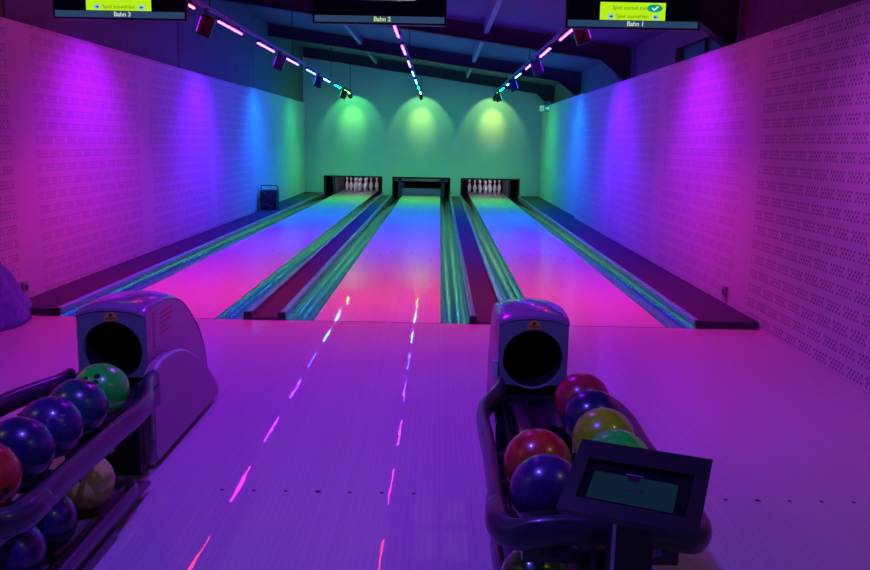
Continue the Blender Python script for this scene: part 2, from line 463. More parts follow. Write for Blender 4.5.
for li, lc in enumerate(LANES):
    t = thing('pin_pit', ('dark pin pit of crate side lane, front open on standing pins', 'dark pin pit of middle lane behind a lowered grey board', 'dark pin pit of exit sign side lane, front open on pins')[li], 'pin pit', (lc, 0, 0), 'pin pits')
    a, b = OP[li]; a -= lc; b -= lc
    for s, x in ((-1, a), (1, b)):
        bm = bmesh.new(); box(bm, x - .05 if s < 0 else x, x if s < 0 else x + .05, YB + .09, 19.9, -.12, 1.25)
        obj('side_panel', bm, MAT['pit'], t)
    bm = bmesh.new(); box(bm, a, b, 19.7, 19.76, -.12, 1.25); obj('curtain', bm, MAT['blackmat'], t)
    bm = bmesh.new(); box(bm, a, b, YB + .09, 19.7, 1.2, 1.25); obj('pit_roof', bm, MAT['blackmat'], t)
    # dark rim round the opening
    bm = bmesh.new()
    box(bm, a - .0, a + .022, YB - .006, YB + .085, -.08, OZ); box(bm, b - .022, b, YB - .006, YB + .085, -.08, OZ)
    box(bm, a + .022, b - .022, YB - .006, YB + .085, OZ - .022, OZ - .0)
    obj('opening_rim', bm, MAT['blackmat'], t)
    # inner division and ball side kickback, seen beside the pins
    bm = bmesh.new(); xk = (-.62, -.545) if li < 2 else (.545, .62)
    box(bm, xk[0], xk[1], YB + .5, 19.2, -.05, .75); obj('kickback', bm, MAT['pit'], t)
    if li == 1:
        bm = bmesh.new(); box(bm, -.54, .54, YB + .35, YB + .38, .012, .20, bev=.008); box(bm, -.75, .74, YB + .3, YB + .34, .40, .47)
        obj('sweep_board', bm, MAT['sweepm'], t)
        for s in (-1, 1):
            bm = bmesh.new(); box(bm, s * .60 - .05, s * .60 + .05, YB + .30, YB + .36, -.04, .47)
            obj('sweep_arm', bm, MAT['pit'], t)
    else:
        # rail of the machine above the pins
        bm = bmesh.new(); box(bm, -.7, .68, YB + .45, YB + .52, .47, .60); obj('machine_beam', bm, MAT['pit'], t)
    # lamp that lights the pin deck
    bm = bmesh.new(); box(bm, -.45, .45, YB + .60, YB + .66, .76, .80); obj('deck_lamp', bm, emis('pin deck lamp', (.75, .70, 1.0), 14 if li != 1 else 6.0), t)
    if li != 1:
        l = bpy.data.lights.new('deck_spot', 'SPOT'); l.energy = 110; l.color = (.85, .82, 1.0); l.spot_size = math.radians(62); l.spot_blend = .5; l.shadow_soft_size = .04
        so_ = bpy.data.objects.new('deck_spot', l); COL.objects.link(so_); so_.parent = t; so_.location = (0, YB + .40, .62)
        so_.rotation_euler = Vector((0, 2.0, -.30)).to_track_quat('-Z', 'Y').to_euler()

# ------------------------------------------------------------------ LIGHT TRACKS
side = ['over the crate side lane', 'over the middle lane', 'over the exit sign side lane']
barmats = [emis('light bar %d' % i, c, BAR_E * e) for i, (y, c, s, e) in enumerate(BARS)]
ordn = ['first past the screens', 'second past the screens',
        'third past the screens', 'fourth past the screens', 'fifth past the screens', 'sixth past the screens', 'second from the back wall', 'nearest the back wall']
hue = ['red', 'pink', 'magenta lilac', 'violet', 'blue', 'sky blue', 'turquoise', 'lime green']
TX = [-1.90, -.035, 1.884]
for ti, tx in enumerate(TX):
    t = thing('light_track', 'thin dark lighting track hanging ' + side[ti], 'light track', (tx, 0, 0), 'ceiling light tracks')
    bm = bmesh.new(); box(bm, -.018, .018, YN + .2, 15.75, 2.765, 2.80)
    obj('track_rail', bm, MAT['strut'], t)
    for y in (-7.4, -2.7, 2.1, 6.95, 11.75, 15.7):
        bm = bmesh.new(); box(bm, -.006, .006, y - .006, y + .006, 2.80, 3.225 + SL * tx + .005)
        obj('hanger_rod', bm, MAT['steel'], t)
    for bi, (y, c, s, e_) in enumerate(BARS):
        b = thing('light_bar', '%s glowing light bar %s, %s' % (hue[bi], side[ti], ordn[bi]), 'light bar', (tx, y, 2.71), 'glowing bars on the ceiling tracks')
        bm = bmesh.new(); box(bm, -.022, .022, -.56, .56, .004, .028); box(bm, -.012, .012, -.42, -.38, .028, .055); box(bm, -.012, .012, .38, .42, .028, .055)
        obj('housing', bm, MAT['black'], b)
        bm = bmesh.new(); box(bm, -.008, .008, -.53, .53, -.008, .004)
        obj('tube', bm, barmats[bi], b)
        l = bpy.data.lights.new('bar_beam', 'AREA'); l.shape = 'RECTANGLE'; l.size = .03; l.size_y = 1.06; l.energy = BAR_W * s; l.color = c
        l.spread = math.radians(BAR_SPREAD)
        lo_ = bpy.data.objects.new('bar_beam', l); COL.objects.link(lo_); lo_.parent = b; lo_.location = (0, 0, -.014)

def spot(parent, name, loc, target, col, power, size, blend, rad=.04):
    l = bpy.data.lights.new(name, 'SPOT'); l.color = col; l.energy = power; l.spot_size = math.radians(size); l.spot_blend = blend; l.shadow_soft_size = rad
    o = bpy.data.objects.new(name, l); COL.objects.link(o); o.parent = parent
    d = Vector(target) - Vector(loc)
    o.location = Vector(loc) - parent.location
    o.rotation_euler = d.to_track_quat('-Z', 'Y').to_euler()
    return o
# wall washers hanging beside the outer tracks
for s, tx in ((-1, TX[0]), (1, TX[2])):
    for ci, (y, c, pw) in enumerate(CANS):
        tagw = ['behind the viewer', 'nearest the hanging screens', 'second from the screens', 'third from the screens', 'nearest the back wall'][ci]
        t = thing('wall_washer', 'dark box floodlight on the %s track, %s' % ('crate side' if s < 0 else 'exit side', tagw), 'floodlight', (tx, y, 2.60), 'dark floodlights facing the side walls')
        bm = bmesh.new()
        box(bm, -.07, .07, -.035, .035, -.11, .10, bev=.01)
        o = obj('head', bm, MAT['black'], t); o.rotation_euler = (0, s * -.35, 0)
        bm = bmesh.new(); box(bm, -.006, .006, -.05, -.04, -.05, .165); box(bm, -.006, .006, .04, .05, -.05, .165); box(bm, -.02, .02, -.05, .05, .155, .17)
        obj('bracket', bm, MAT['steel'], t)
        bm = bmesh.new(); box(bm, s * .074, s * .078, -.028, .028, -.08, .07)
        o = obj('lens', bm, emis('flood lens', c, 3), t); o.rotation_euler = (0, s * -.35, 0)
        wx = XL if s < 0 else XR
        col = c
        if s > 0 and ci == 0: col = (.72, .06, 1.0)
        spot(t, 'flood_beam', (tx + s * .10, y, 2.56), (wx, y, .70), col, pw, 120, 1.0)
# round floods above the approach; the last is an unseen violet fill, added for colour
for fi, (x, y, c, pw, r) in enumerate(APPROACH_FLOODS):
    t = thing('round_flood', ('violet round ceiling flood above the approach', 'small warm ceiling lamp above the exit side of the approach', 'small warm ceiling lamp above the crate side of the approach', 'added unseen violet fill lamp just before the foul line')[fi], 'ceiling lamp', (x, y, 2.78), 'lamps above the approach')
    bm = bmesh.new(); lathe(bm, [(.05, -.03), (.09, -.03), (.095, .03), (.06, .05)], 24); obj('lamp_body', bm, MAT['black'], t)
    bm = bmesh.new(); box(bm, -.006, .006, -.006, .006, .05, 3.49 + SL * x - 2.78); obj('rod', bm, MAT['steel'], t)
    l = bpy.data.lights.new('flood', 'SPOT'); l.energy = pw; l.color = c; l.spot_size = math.radians(150 if fi < 3 else 118); l.spot_blend = .6; l.shadow_soft_size = r
    lo_ = bpy.data.objects.new('flood', l); COL.objects.link(lo_); lo_.parent = t; lo_.location = (0, 0, -.06)
# small spots at the track ends lighting the back wall
for ti, tx in enumerate(TX):
    c = [(.22, 1.0, .12), (.50, 1.0, .12), (.72, 1.0, .12)][ti]
    t = thing('spotlight', 'small black spotlight at the far end of the track ' + side[ti], 'spotlight', (tx, 15.62, 2.64), 'spotlights aimed at the back wall')
    for k, (dx, dy, dz) in enumerate(((0, 0, 0), (.05 if ti != 1 else 0, -.28, -.01))):
        if ti == 1 and k: continue
        bm = bmesh.new(); lathe(bm, [(.03, -.07), (.045, -.06), (.048, .05), (.035, .065)], 14)
        o = obj('head', bm, MAT['black'], t); o.location = (dx, dy, dz); o.rotation_euler = (math.radians(50), 0, 0)
    bm = bmesh.new(); box(bm, -.012, .012, -.012, .012, .02, .125); box(bm, -.02, .02, -.30, .03, .115, .126)
    obj('stem', bm, MAT['black'], t)
    spot(t, 'wall_spot', (tx, 15.70, 2.66), (tx, YB, 2.02), c, 42, 54, 1.0, .02)
    spot(t, 'wall_wash', (tx, 15.71, 2.65), (tx, YB, 2.10), (c[0] * .5, c[1], c[2] + .12), 25, 90, .3, .02)

# ------------------------------------------------------------------ MONITORS
lime = emis('lime display', (.50, .90, .01), .95)
navy = emis('navy display strip', (.022, .055, .13), 1.0)
scrblk = simple('black glass', (.004, .004, .012), .15)
for i, (cx, name) in enumerate(zip([-1.90, .018, 1.885], ('Bahn 3', 'Bahn 2', 'Bahn 1'))):
    t = thing('scoring_monitor', ('hanging black monitor with lime notice but no tick, beside the crate side wall', 'hanging black monitor with white web text, marked Bahn 2', 'hanging black monitor whose lime notice has a teal tick badge')[i], 'monitor', (cx, -.40, 2.335), 'hanging lane monitors')
    bm = bmesh.new(); box(bm, -.495, .495, .0, .06, 0, .60, bev=.006); obj('casing', bm, MAT['black'], t)
    bm = bmesh.new(); box(bm, -.478, .478, -.003, -.0005, .062, .585); obj('display', bm, scrblk, t)
    bm = bmesh.new(); box(bm, -.478, .478, -.004, -.0005, .014, .060); obj('name_strip', bm, navy, t)
    text_obj('strip_text', name, .046, emis('strip lettering', (.75, .95, .35) if i == 1 else (.75, .80, .80), .75), t, (0.02, -.0055, .037), (PI / 2, 0, 0), bold=.001)
    if i != 1:
        z0, z1 = .064, .30
        bm = bmesh.new(); box(bm, -.245, .235, -.006, -.003, z0, z0 + .125, bev=0); obj('notice', bm, lime, t)
        gl = emis('notice lettering', (.16, .40, .02), .6)
        text_obj('notice_text', 'Spiel starten mit', .038, gl, t, (-.03, -.0066, .150), (PI / 2, 0, 0), .0003)
        text_obj('notice_text', 'Spiel auswählen', .038, gl, t, (-.005, -.0066, .090), (PI / 2, 0, 0), .0003)
        if i == 2:
            bm = bmesh.new()
            vs = [bm.verts.new((.155 + .058 * math.cos(a * PI / 12), -.0068, .150 + .028 * math.sin(a * PI / 12))) for a in range(24)]; bm.faces.new(vs)
            obj('tick_badge', bm, emis('teal badge', (.0, .42, .22), .8), t)
            bm = bmesh.new()
            for (p, q_) in (((-.02, .002), (-.004, -.012)), ((-.004, -.012), (.026, .014))):
                a, b = Vector(p), Vector(q_); d = (b - a).normalized(); nn = Vector((-d.y, d.x)) * .005
                bm.faces.new([bm.verts.new((.155 + v.x, -.0072, .150 + v.y)) for v in (a + nn, b + nn, b - nn, a - nn)])
            obj('tick_mark', bm, emis('white tick', (.8, .95, .95), .9), t)
        for sx in (-1, 1):
            bm = bmesh.new()
            vs = [bm.verts.new((sx * .165 + .026 * math.cos(a * PI / 8), -.0068, .088 + .020 * math.sin(a * PI / 8))) for a in range(16)]; bm.faces.new(vs)
            bm2 = bm
            obj('round_button', bm2, emis('pale button', (.35, .80, .80), .8), t)
            bm = bmesh.new()
            bm.faces.new([bm.verts.new(p) for p in ((sx * .165 + sx * .016, -.0074, .088), (sx * .165 - sx * .012, -.0074, .098), (sx * .165 - sx * .012, -.0074, .078))])
            obj('button_arrow', bm, emis('navy arrow', (.01, .04, .25), .8), t)
    else:
        text_obj('web_text', 'www.kinderbowling.com', .052, emis('white lettering', (.70, .80, .95), .9), t, (0, -.0055, .190), (PI / 2, 0, 0), .0004, bold=.001)
    bm = bmesh.new()
    for x in (-.2, .2): box(bm, x - .015, x + .015, .02, .04, .60, 3.5 + SL * (cx + x) - 2.335)
    obj('ceiling_mount', bm, MAT['steel'], t)

# ------------------------------------------------------------------ EXIT SIGN
t = thing('exit_sign', 'small glowing green exit sign with white figure by the back corner', 'exit sign', (3.14, 14.9, 2.30))
bm = bmesh.new(); box(bm, -.15, .15, 0, .03, 0, .165, bev=.004); obj('sign_box', bm, emis('exit green', (.0, .22, .14), .9), t)
bm = bmesh.new(); box(bm, -.14, -.035, -.004, -.001, .015, .15)
obj('door_symbol', bm, emis('exit pale', (.16, .5, .48), .9), t)
bm = bmesh.new()
lathe(bm, [(.001, 0), (.012, .001)], 8)
bm.free(); bm = bmesh.new()
for q_ in (((-.085, .125), (-.07, .11)), ((-.105, .05), (-.08, .11)), ((-.08, .08), (-.055, .035)), ((-.095, .09), (-.115, .075))):
    a, b = Vector(q_[0]), Vector(q_[1]); d = (b - a).normalized(); nn = Vector((-d.y, d.x)) * .006
    bm.faces.new([bm.verts.new((v.x, -.0055, v.y)) for v in (a + nn, b + nn, b - nn, a - nn)])
obj('running_figure', bm, emis('exit figure green', (.0, .25, .15), .9), t)
bm = bmesh.new()
bm.faces.new([bm.verts.new((x, -.003, z)) for x, z in ((.0, .07), (.06, .07), (.06, .035), (.115, .085), (.06, .135), (.06, .10), (.0, .10))])
obj('arrow_symbol', bm, emis('exit white', (.25, .7, .65), 1.0), t)
bm = bmesh.new(); box(bm, -.01, .01, .005, .02, .165, .30); obj('sign_bracket', bm, MAT['steel'], t)

# ------------------------------------------------------------------ BALL RETURNS
def hood_profile():
    pts = [(0.0, .706), (.05, .722), (.15, .729), (.28, .728), (.42, .708), (.56, .665), (.70, .585), (.84, .475), (.95, .355), (1.02, .23), (1.04, .10), (1.04, .0)]
    return [(v.x, v.y) for v in smooth_path([(a, b, 0) for a, b in pts], 3)]
def make_return(cx, label, rx):
    fy = -3.13
    t = thing('ball_return', label, 'ball return', (cx, fy, 0), 'ball returns at the foul line')
    W = .158
    # hood shell: lofted arch across x, along the side profile
    hp = hood_profile(); bm = bmesh.new(); NX = 12; ring = []
    for (y, z) in hp:
        row = []
        for i in range(NX + 1):
            u = -1 + 2 * i / NX
            x = W * u; zz = z - .030 * abs(u) ** 2.6 + .012
            if z < .5: zz = z
            row.append(bm.verts.new((x, y, max(zz, 0.0))))
        ring.append(row)
    for a in range(len(ring) - 1):
        for i in range(NX):
            f = bm.faces.new((ring[a][i], ring[a][i + 1], ring[a + 1][i + 1], ring[a + 1][i])); f.smooth = True
    # overhanging front lip
    lip = [bm.verts.new((v.co.x, v.co.y - .0, v.co.z - .006)) for v in ring[0]]
    for i in range(NX): bm.faces.new((lip[i], lip[i + 1], ring[0][i + 1], ring[0][i]))
    for v in bm.verts: v.co.x *= 1 - .13 * max(0, v.co.y)
    o = obj('hood_shell', bm, MAT['hoodtop'], t)
    md = o.modifiers.new('s', 'SOLIDIFY'); md.thickness = .008; md.offset = 1
    # side panels
    for s in (-1, 1):
        bm = bmesh.new(); poly = [(y, max(z - .019, .002)) for y, z in hp if z > .05] + [(1.03, .002), (.0, .002)]
        prism(bm, poly, 'X', s * (W - .014), s * W)
        for v in bm.verts: v.co.x *= 1 - .13 * max(0, v.co.y)
        obj('side_panel', bm, MAT['hoodside'], t)
    # front face with round opening
    bm = bmesh.new(); n_ = 48; r = .136; oz = .525; cen = (0, oz)
    inner = []; outer = []
    for k in range(n_):
        a = 2 * PI * k / n_; dx, dz = math.cos(a), math.sin(a)
        inner.append((r * dx, oz + r * dz))
        # hit outline rectangle with domed top
        best = 9
        for tt in [j * .002 for j in range(50, 400)]:
            x, z = dx * tt, oz + dz * tt
            if abs(x) >= W - .002 or z <= .405 or z >= .710 - .030 * abs(x / W) ** 2.6: best = max(tt, r + .003); break
        outer.append((dx * best, oz + dz * best))
    vi = [bm.verts.new((x, -.003, z)) for x, z in inner]; vo = [bm.verts.new((x, -.003, z)) for x, z in outer]
    vb = [bm.verts.new((x, .03, z)) for x, z in inner]
    for k in range(n_):
        j = (k + 1) % n_
        bm.faces.new((vi[k], vi[j], vo[j], vo[k])); f = bm.faces.new((vi[k], vb[k], vb[j], vi[j])); f.smooth = True
    obj('face_plate', bm, MAT['face'], t)
    bm = bmesh.new()
    ra = [bm.verts.new((r * 1.0 * math.cos(2 * PI * k / 32), .03, oz + r * math.sin(2 * PI * k / 32))) for k in range(32)]
    rb = [bm.verts.new((r * .95 * math.cos(2 * PI * k / 32), .55, oz - .04 + r * .95 * math.sin(2 * PI * k / 32))) for k in range(32)]
    for k in range(32): bm.faces.new((ra[k], ra[(k + 1) % 32], rb[(k + 1) % 32], rb[k])).smooth = True
    bm.faces.new(rb)
    obj('ball_tunnel', bm, MAT['blackmat'], t)
    # warning sticker with a triangle
    bm = bmesh.new()
    prism(bm, [(-.030, .664), (.030, .664), (.030, .684), (.012, .706), (-.012, .706), (-.030, .684)], 'Y', -.0055, -.0035)
    wl = obj('warning_sticker', bm, MAT['orange'], t); wl['label'] = 'orange warning sticker with black triangle'
    bm = bmesh.new(); prism(bm, [(-.010, .686), (.010, .686), (0, .704)], 'Y', -.0065, -.0056)
    for z in (.680, .675, .670): box(bm, -.022, .022, -.0065, -.0056, z, z + .002)
    obj('sticker_print', bm, MAT['ink'], wl)
    # base cabinet
    bm = bmesh.new(); box(bm, -W + .0, W - .0, -.165, -.006, .0, .36, bev=.004); obj('base_cabinet', bm, MAT['blackmat'], t)
    for s in (-1, 1):
        bm = bmesh.new(); lo, hi = sorted((s * (W + .001), s * (W + .012))); box(bm, lo, hi, -.165, .05, .0, .42, bev=.003)
        obj('cabinet_side', bm, MAT['railpurple'], t)
    # rounded side covers
    fp = [(-.155, .03), (-.165, .30), (-.162, .41), (-.13, .470), (-.04, .500), (.10, .502), (.25, .478), (.40, .425), (.55, .345), (.68, .250), (.78, .155), (.845, .07), (.83, .03)]
    fp = [(v.x + .045 + (.05 if v.x > .5 else 0) * (v.x - .5) / .33, v.y * .95) for v in smooth_path([(a, b, 0) for a, b in fp], 4)]
    for s in ((1,) if cx < 0 else ()):
        bm = bmesh.new(); prism(bm, fp, 'X', s * (W + .013), s * (W + .066))
        ed = [e for e in bm.edges if all(abs(v.co.x - s * (W + .066)) < 1e-5 for v in e.verts)]
        bmesh.ops.bevel(bm, geom=ed, offset=.016, segments=3, affect='EDGES')
        sc_ = obj('side_cover', bm, MAT['hoodside'], t)
        bm = bmesh.new(); c_ = [(s * (W + .052), y, z) for y, z in fp if z > .06 and not (y < -.10 and z < .12)]
        sweep(bm, [(x, y, z) for x, y, z in c_], circ(.011, 8))
        obj('trim_edge', bm, MAT['trim'], sc_)
    if cx > 0:
        bm = bmesh.new(); box(bm, -W - .028, -W - .001, -.02, .0, .44, .52, bev=.004); obj('side_latch', bm, MAT['trim'], t)
    # faded lettering on hood sides
    for s in (-1, 1):
        bm = bmesh.new(); x0 = s * (W - .003); x1 = s * (W + .0008); rnd = random.Random(3)
        z = .52
        while z < .675:
            h = rnd.uniform(.010, .016); lo, hi = sorted((x0, x1)); box(bm, lo, hi, .085, .085 + rnd.uniform(.030, .048), z, z + h); z += h + .006
        for k in range(5):
            lo, hi = sorted((x0, x1)); box(bm, lo, hi, .20, .20 + rnd.uniform(.14, .24) - k * .012, .655 - k * .024, .667 - k * .024)
        for v in bm.verts: v.co.x *= 1 - .13 * max(0, v.co.y)
        obj('side_lettering', bm, MAT['redink'], t)
    # ---- ball rack
    H = .300; rack0 = [o for o in SC.objects if o.parent == t]
    def loop(h, yb, yn, zr, zn, neck=None, dz=0.0):
        L_ = []
        if neck: L_ += [(-neck[0], neck[1], zr), (-neck[0] - .005, neck[1] - .10, zr)]
        L_ += [(-h, yb, zr), (-h, yb - .35, zr), (-h, (yb + yn) / 2, zr), (-h, yn + .16, zr), (-h * .90, yn + .045, zn), (-h * .60, yn + .006, zn + dz), (0, yn, zn + dz * 1.4)]
        R_ = [(-x, y, z) for x, y, z in L_[::-1]][1:]
        return smooth_path(L_ + R_, 5)
    bm = bmesh.new()
    sweep(bm, loop(H - .025, -.50, -1.60, .435, .44, neck=(.185, -.12), dz=.03), [(-.021, -.036), (-.025, 0), (-.020, .030), (-.008, .040), (.010, .040), (.020, .030), (.025, 0), (.020, -.036), (0, -.042)])
    obj('upper_rail', bm, MAT['railpurple'], t)
    # nose bumper thickening
    bm = bmesh.new()
    half = [(-.280, -1.38, .432), (-.282, -1.48, .434), (-.245, -1.555, .440), (-.15, -1.590, .468), (0, -1.600, .482)]
    arc = smooth_path(half + [(-x, y, z) for x, y, z in half[-2::-1]], 5)
    sweep(bm, arc, circ(.034, 14, .044)); obj('nose_bumper', bm, MAT['railpurple'], t)
    # tray: troughs that the balls sit in
    bm = bmesh.new()
    for c in (-.1275, .1275):
        for q_ in (-.052, .052):
            sweep(bm, [(c + q_, -.16, .395), (c + q_, -1.0, .390), (c + q_, -1.56, .390)], circ(.011, 8))
    obj('cradle_rods', bm, MAT['tray'], t)
    bm = bmesh.new()
    pr = [(-.215, .395), (-.20, .385), (-.1275, .357), (-.06, .380), (0, .392), (.06, .380), (.1275, .357), (.20, .385), (.215, .395), (.215, .335), (-.215, .335)]
    prism(bm, pr, 'Y', -.52, -.166)
    prism(bm, [(x, z if z > .34 else .345) for x, z in pr], 'Y', -1.53, -1.43)
    for y in (-.78, -1.03, -1.28): box(bm, -.25, .25, y - .02, y + .02, .345, .372)
    obj('tray_bed', bm, MAT['tray'], t)
    for s in (-1, 1):
        bm = bmesh.new(); prism(bm, [(-.52, .335), (-.166, .335), (-.166, .425), (-.52, .395)], 'X', s * .216, s * .224)
        obj('tray_cheek', bm, MAT['tray'], t)
    # lower rack
    bm = bmesh.new()
    prism(bm, [(-.235, .060), (.235, .060), (.235, .045), (-.235, .045)], 'Y', -1.54, -.36)
    for c in (-.125, .125):
        for q_ in (-.05, .05): box(bm, c + q_ - .008, c + q_ + .008, -1.53, -.40, .060, .088)
    obj('lower_shelf', bm, MAT['shelf'], t)
    bm = bmesh.new()
    lp = loop(.245, -.56, -1.56, .105, .125)
    lp = smooth_path([(-.10, -.44, .085), (-.19, -.46, .09)], 2)[:-1] + lp + smooth_path([(.19, -.46, .09), (.10, -.44, .085)], 2)
    sweep(bm, lp, circ(.014, 10, .030)); obj('lower_rail', bm, MAT['railpurple'], t)
    bm = bmesh.new(); box(bm, -.25, .25, -1.35, -.76, .0, .045, bev=.01); obj('foot_plate', bm, MAT['railpurple'], t)
    bm = bmesh.new(); box(bm, -.035, .035, -1.60, -1.55, .05, .42, bev=.01); obj('end_post', bm, MAT['black'], t)
    for o in SC.objects:
        if o.parent == t and o not in rack0: o.location.x += rx
    return t
RL = make_return(-.985, 'grey and mauve ball return with one file of balls, crate side', .042)
RR = make_return(.922, 'grey and mauve ball return with screen console, exit sign side', .026)

# ------------------------------------------------------------------ BALLS
def ball_mat(name, c0, c1, sc=14):
    n = NT(name); P = n.pos(True)[0]
    f = n.noise(P, sc, 4, .6, 2.5)
    r = n.t.nodes.new('ShaderNodeValToRGB'); r.color_ramp.elements[0].position = .38; r.color_ramp.elements[1].position = .62
    r.color_ramp.elements[0].color = (*c0, 1); r.color_ramp.elements[1].color = (*c1, 1); n.L(f, r.inputs[0])
    n.set(r.outputs[0], .3, 0, .5, .06); return n.m
R_B = .108
BM = {}
BM['green'] = ball_mat('green ball', (.0, .85, .03), (.01, .98, .07))
BM['teal'] = ball_mat('navy and teal ball', (.01, .015, .08), (.01, .10, .11))
BM['navy'] = ball_mat('navy ball', (.006, .006, .065), (.015, .01, .11))
BM['violet'] = ball_mat('violet blue ball', (.02, .008, .10), (.04, .015, .16))
BM['red'] = ball_mat('red ball', (.42, .02, .01), (.60, .05, .03))
BM['maroon'] = ball_mat('dark red ball', (.33, .01, .04), (.48, .02, .06))
BM['yellow'] = ball_mat('yellow ball', (.27, .52, .0), (.36, .64, .01))
BM['cream'] = ball_mat('pale yellow ball', (.60, .60, .10), (.70, .70, .16))
BM['darkgreen'] = ball_mat('black and green ball', (.01, .03, .02), (.02, .45, .10), 9)
BM['rose'] = ball_mat('rose grey ball', (.50, .30, .30), (.60, .38, .38))
bm = bmesh.new(); bmesh.ops.create_icosphere(bm, subdivisions=5, radius=R_B)
for f in bm.faces: f.smooth = True
ball_me = bpy.data.meshes.new('bowling_ball'); bm.to_mesh(ball_me); bm.free()
bm = bmesh.new()
N_ = 16
cen = bm.verts.new((0, 0, R_B - .004)); r0 = [bm.verts.new((.0125 * math.cos(2 * PI * k / N_), .0125 * math.sin(2 * PI * k / N_), math.sqrt(R_B ** 2 - .0125 ** 2) - .0003)) for k in range(N_)]
r1 = [bm.verts.new((.0105 * math.cos(2 * PI * k / N_), .0105 * math.sin(2 * PI * k / N_), R_B + .0005)) for k in range(N_)]
for k in range(N_):
    bm.faces.new((r0[k], r0[(k + 1) % N_], r1[(k + 1) % N_], r1[k]))
bm.faces.new(r1)
bm.verts.remove(cen)
hole_me = bpy.data.meshes.new('finger_hole'); bm.to_mesh(hole_me); bm.free(); hole_me.materials.append(MAT['blackmat'])
def ball(x, y, z, mat, label, holes=None, group=None, roll=0.0):
    o = bpy.data.objects.new('bowling_ball', ball_me.copy()); COL.objects.link(o)
    o.data.materials.append(BM[mat]); o.location = (x, y, z)
    tag(o, label, 'bowling ball', group)
    if holes:
        d0 = Vector(holes).normalized(); a = d0.orthogonal().normalized(); b = d0.cross(a)
        ca, sa = math.cos(roll), math.sin(roll)
        for (u, v) in ((-.13, .0), (.13, .0), (0.0, -.42)):
            uu, vv = u * ca - v * sa, u * sa + v * ca
            d = (d0 + a * uu + b * vv).normalized()
            h = bpy.data.objects.new('finger_hole', hole_me); COL.objects.link(h); h.parent = o
            h.rotation_euler = d.to_track_quat('Z', 'Y').to_euler()
    return o
GL, GR = 'balls on the crate side return', 'balls on the console return'
zb_ = .49
ball(-.845, -3.615, zb_, 'green', 'bright green bowling ball with dark finger hole, nearest the mauve hood', (.15, -.75, .62), GL, .6)
ball(-.845, -3.836, zb_, 'teal', 'dark navy and teal marbled ball right in front of the bright green ball', (-.8, .1, .5), GL)
ball(-.845, -4.057, zb_, 'violet', 'violet ball with a faint engraved mark, third ball from the mauve hood', (-.6, -.1, .1), GL)
ball(-.845, -4.276, zb_, 'navy', 'glossy dark blue ball on the upper rail just behind the red ball', (-.5, .6, -.1), GL)
ball(-.845, -4.495, zb_, 'red', 'red ball on the upper rail cut by the picture edge', (.8, -.5, -.25), GL)
ball(-.847, -3.80, .184, 'cream', 'pale yellow bowling ball on the lower shelf beside the black cabinet', (.42, .1, .9), GL, 2.0)
ball(-.847, -4.14, .184, 'navy', 'dark blue ball on the lower shelf next to the pale yellow ball', (-.6, .6, .2), GL)
ball(-.847, -4.37, .184, 'violet', 'dark violet ball on the lower shelf at the bottom picture corner', (-.6, .6, .2), GL)
ball(1.065, -3.62, zb_, 'maroon', 'dark red ball against the hood, farthest of the right file', (.3, .6, -.5), GR)
ball(1.065, -3.841, zb_, 'navy', 'dark navy ball between the dark red ball and the yellow ball', (.3, .6, -.5), GR)
ball(1.065, -4.062, zb_, 'yellow', 'mustard yellow bowling ball in the right file of the console return', (.3, .6, -.5), GR)
ball(1.065, -4.283, zb_, 'green', 'green ball peeking out above the top edge of the console', (.3, .6, -.5), GR)
ball(.812, -4.29, zb_, 'red', 'bright red ball in the left file, behind the violet ball', (.3, .6, -.5), GR)
ball(.812, -4.511, zb_, 'violet', 'deep violet ball between the bright red ball and the rack nose', (.3, .6, -.5), GR)
ball(.795, -4.47, .184, 'darkgreen', 'black and green marbled ball on the lower shelf under the rack nose', (.1, .2, .8), GR)
ball(1.045, -4.32, .184, 'darkgreen', 'dark green ball with a large finger hole behind the console post', (-.25, -.7, .55), GR, .3)
ball(1.075, -4.555, .184, 'rose', 'rose grey ball low beside the console post', (.3, .8, .1), GR)
# faint engraved mark on the violet ball
vb_ = [o for o in SC.objects if o.get('label', '').startswith('violet ball with a faint')][0]
bm = bmesh.new()
d0 = Vector((.50, -.62, .42)).normalized(); a_ = Vector((0, 0, 1)).cross(d0).normalized(); b_ = d0.cross(a_)
def onball(u, v, k=1.004): return (d0 + a_ * u + b_ * v).normalized() * R_B * k
for ra_ in (.13, .19):
    ring = [(ra_ * math.cos(2 * PI * k / 20) - .12, ra_ * math.sin(2 * PI * k / 20)) for k in range(14)]
    for p, q_ in zip(ring, ring[1:]):
        s_ = .9
        bm.faces.new([bm.verts.new(onball(*v)) for v in (p, q_, (q_[0] * .9 - .012, q_[1] * .9), (p[0] * .9 - .012, p[1] * .9))])
for (u0, u1, v0, v1) in ((.10, .30, .14, .18), (.18, .22, -.18, .15)):
    bm.faces.new([bm.verts.new(onball(*v)) for v in ((u0, v0), (u1, v0), (u1, v1), (u0, v1))])
obj('engraved_mark', bm, simple('lilac engraving', (.25, .16, .42), .4), vb_)

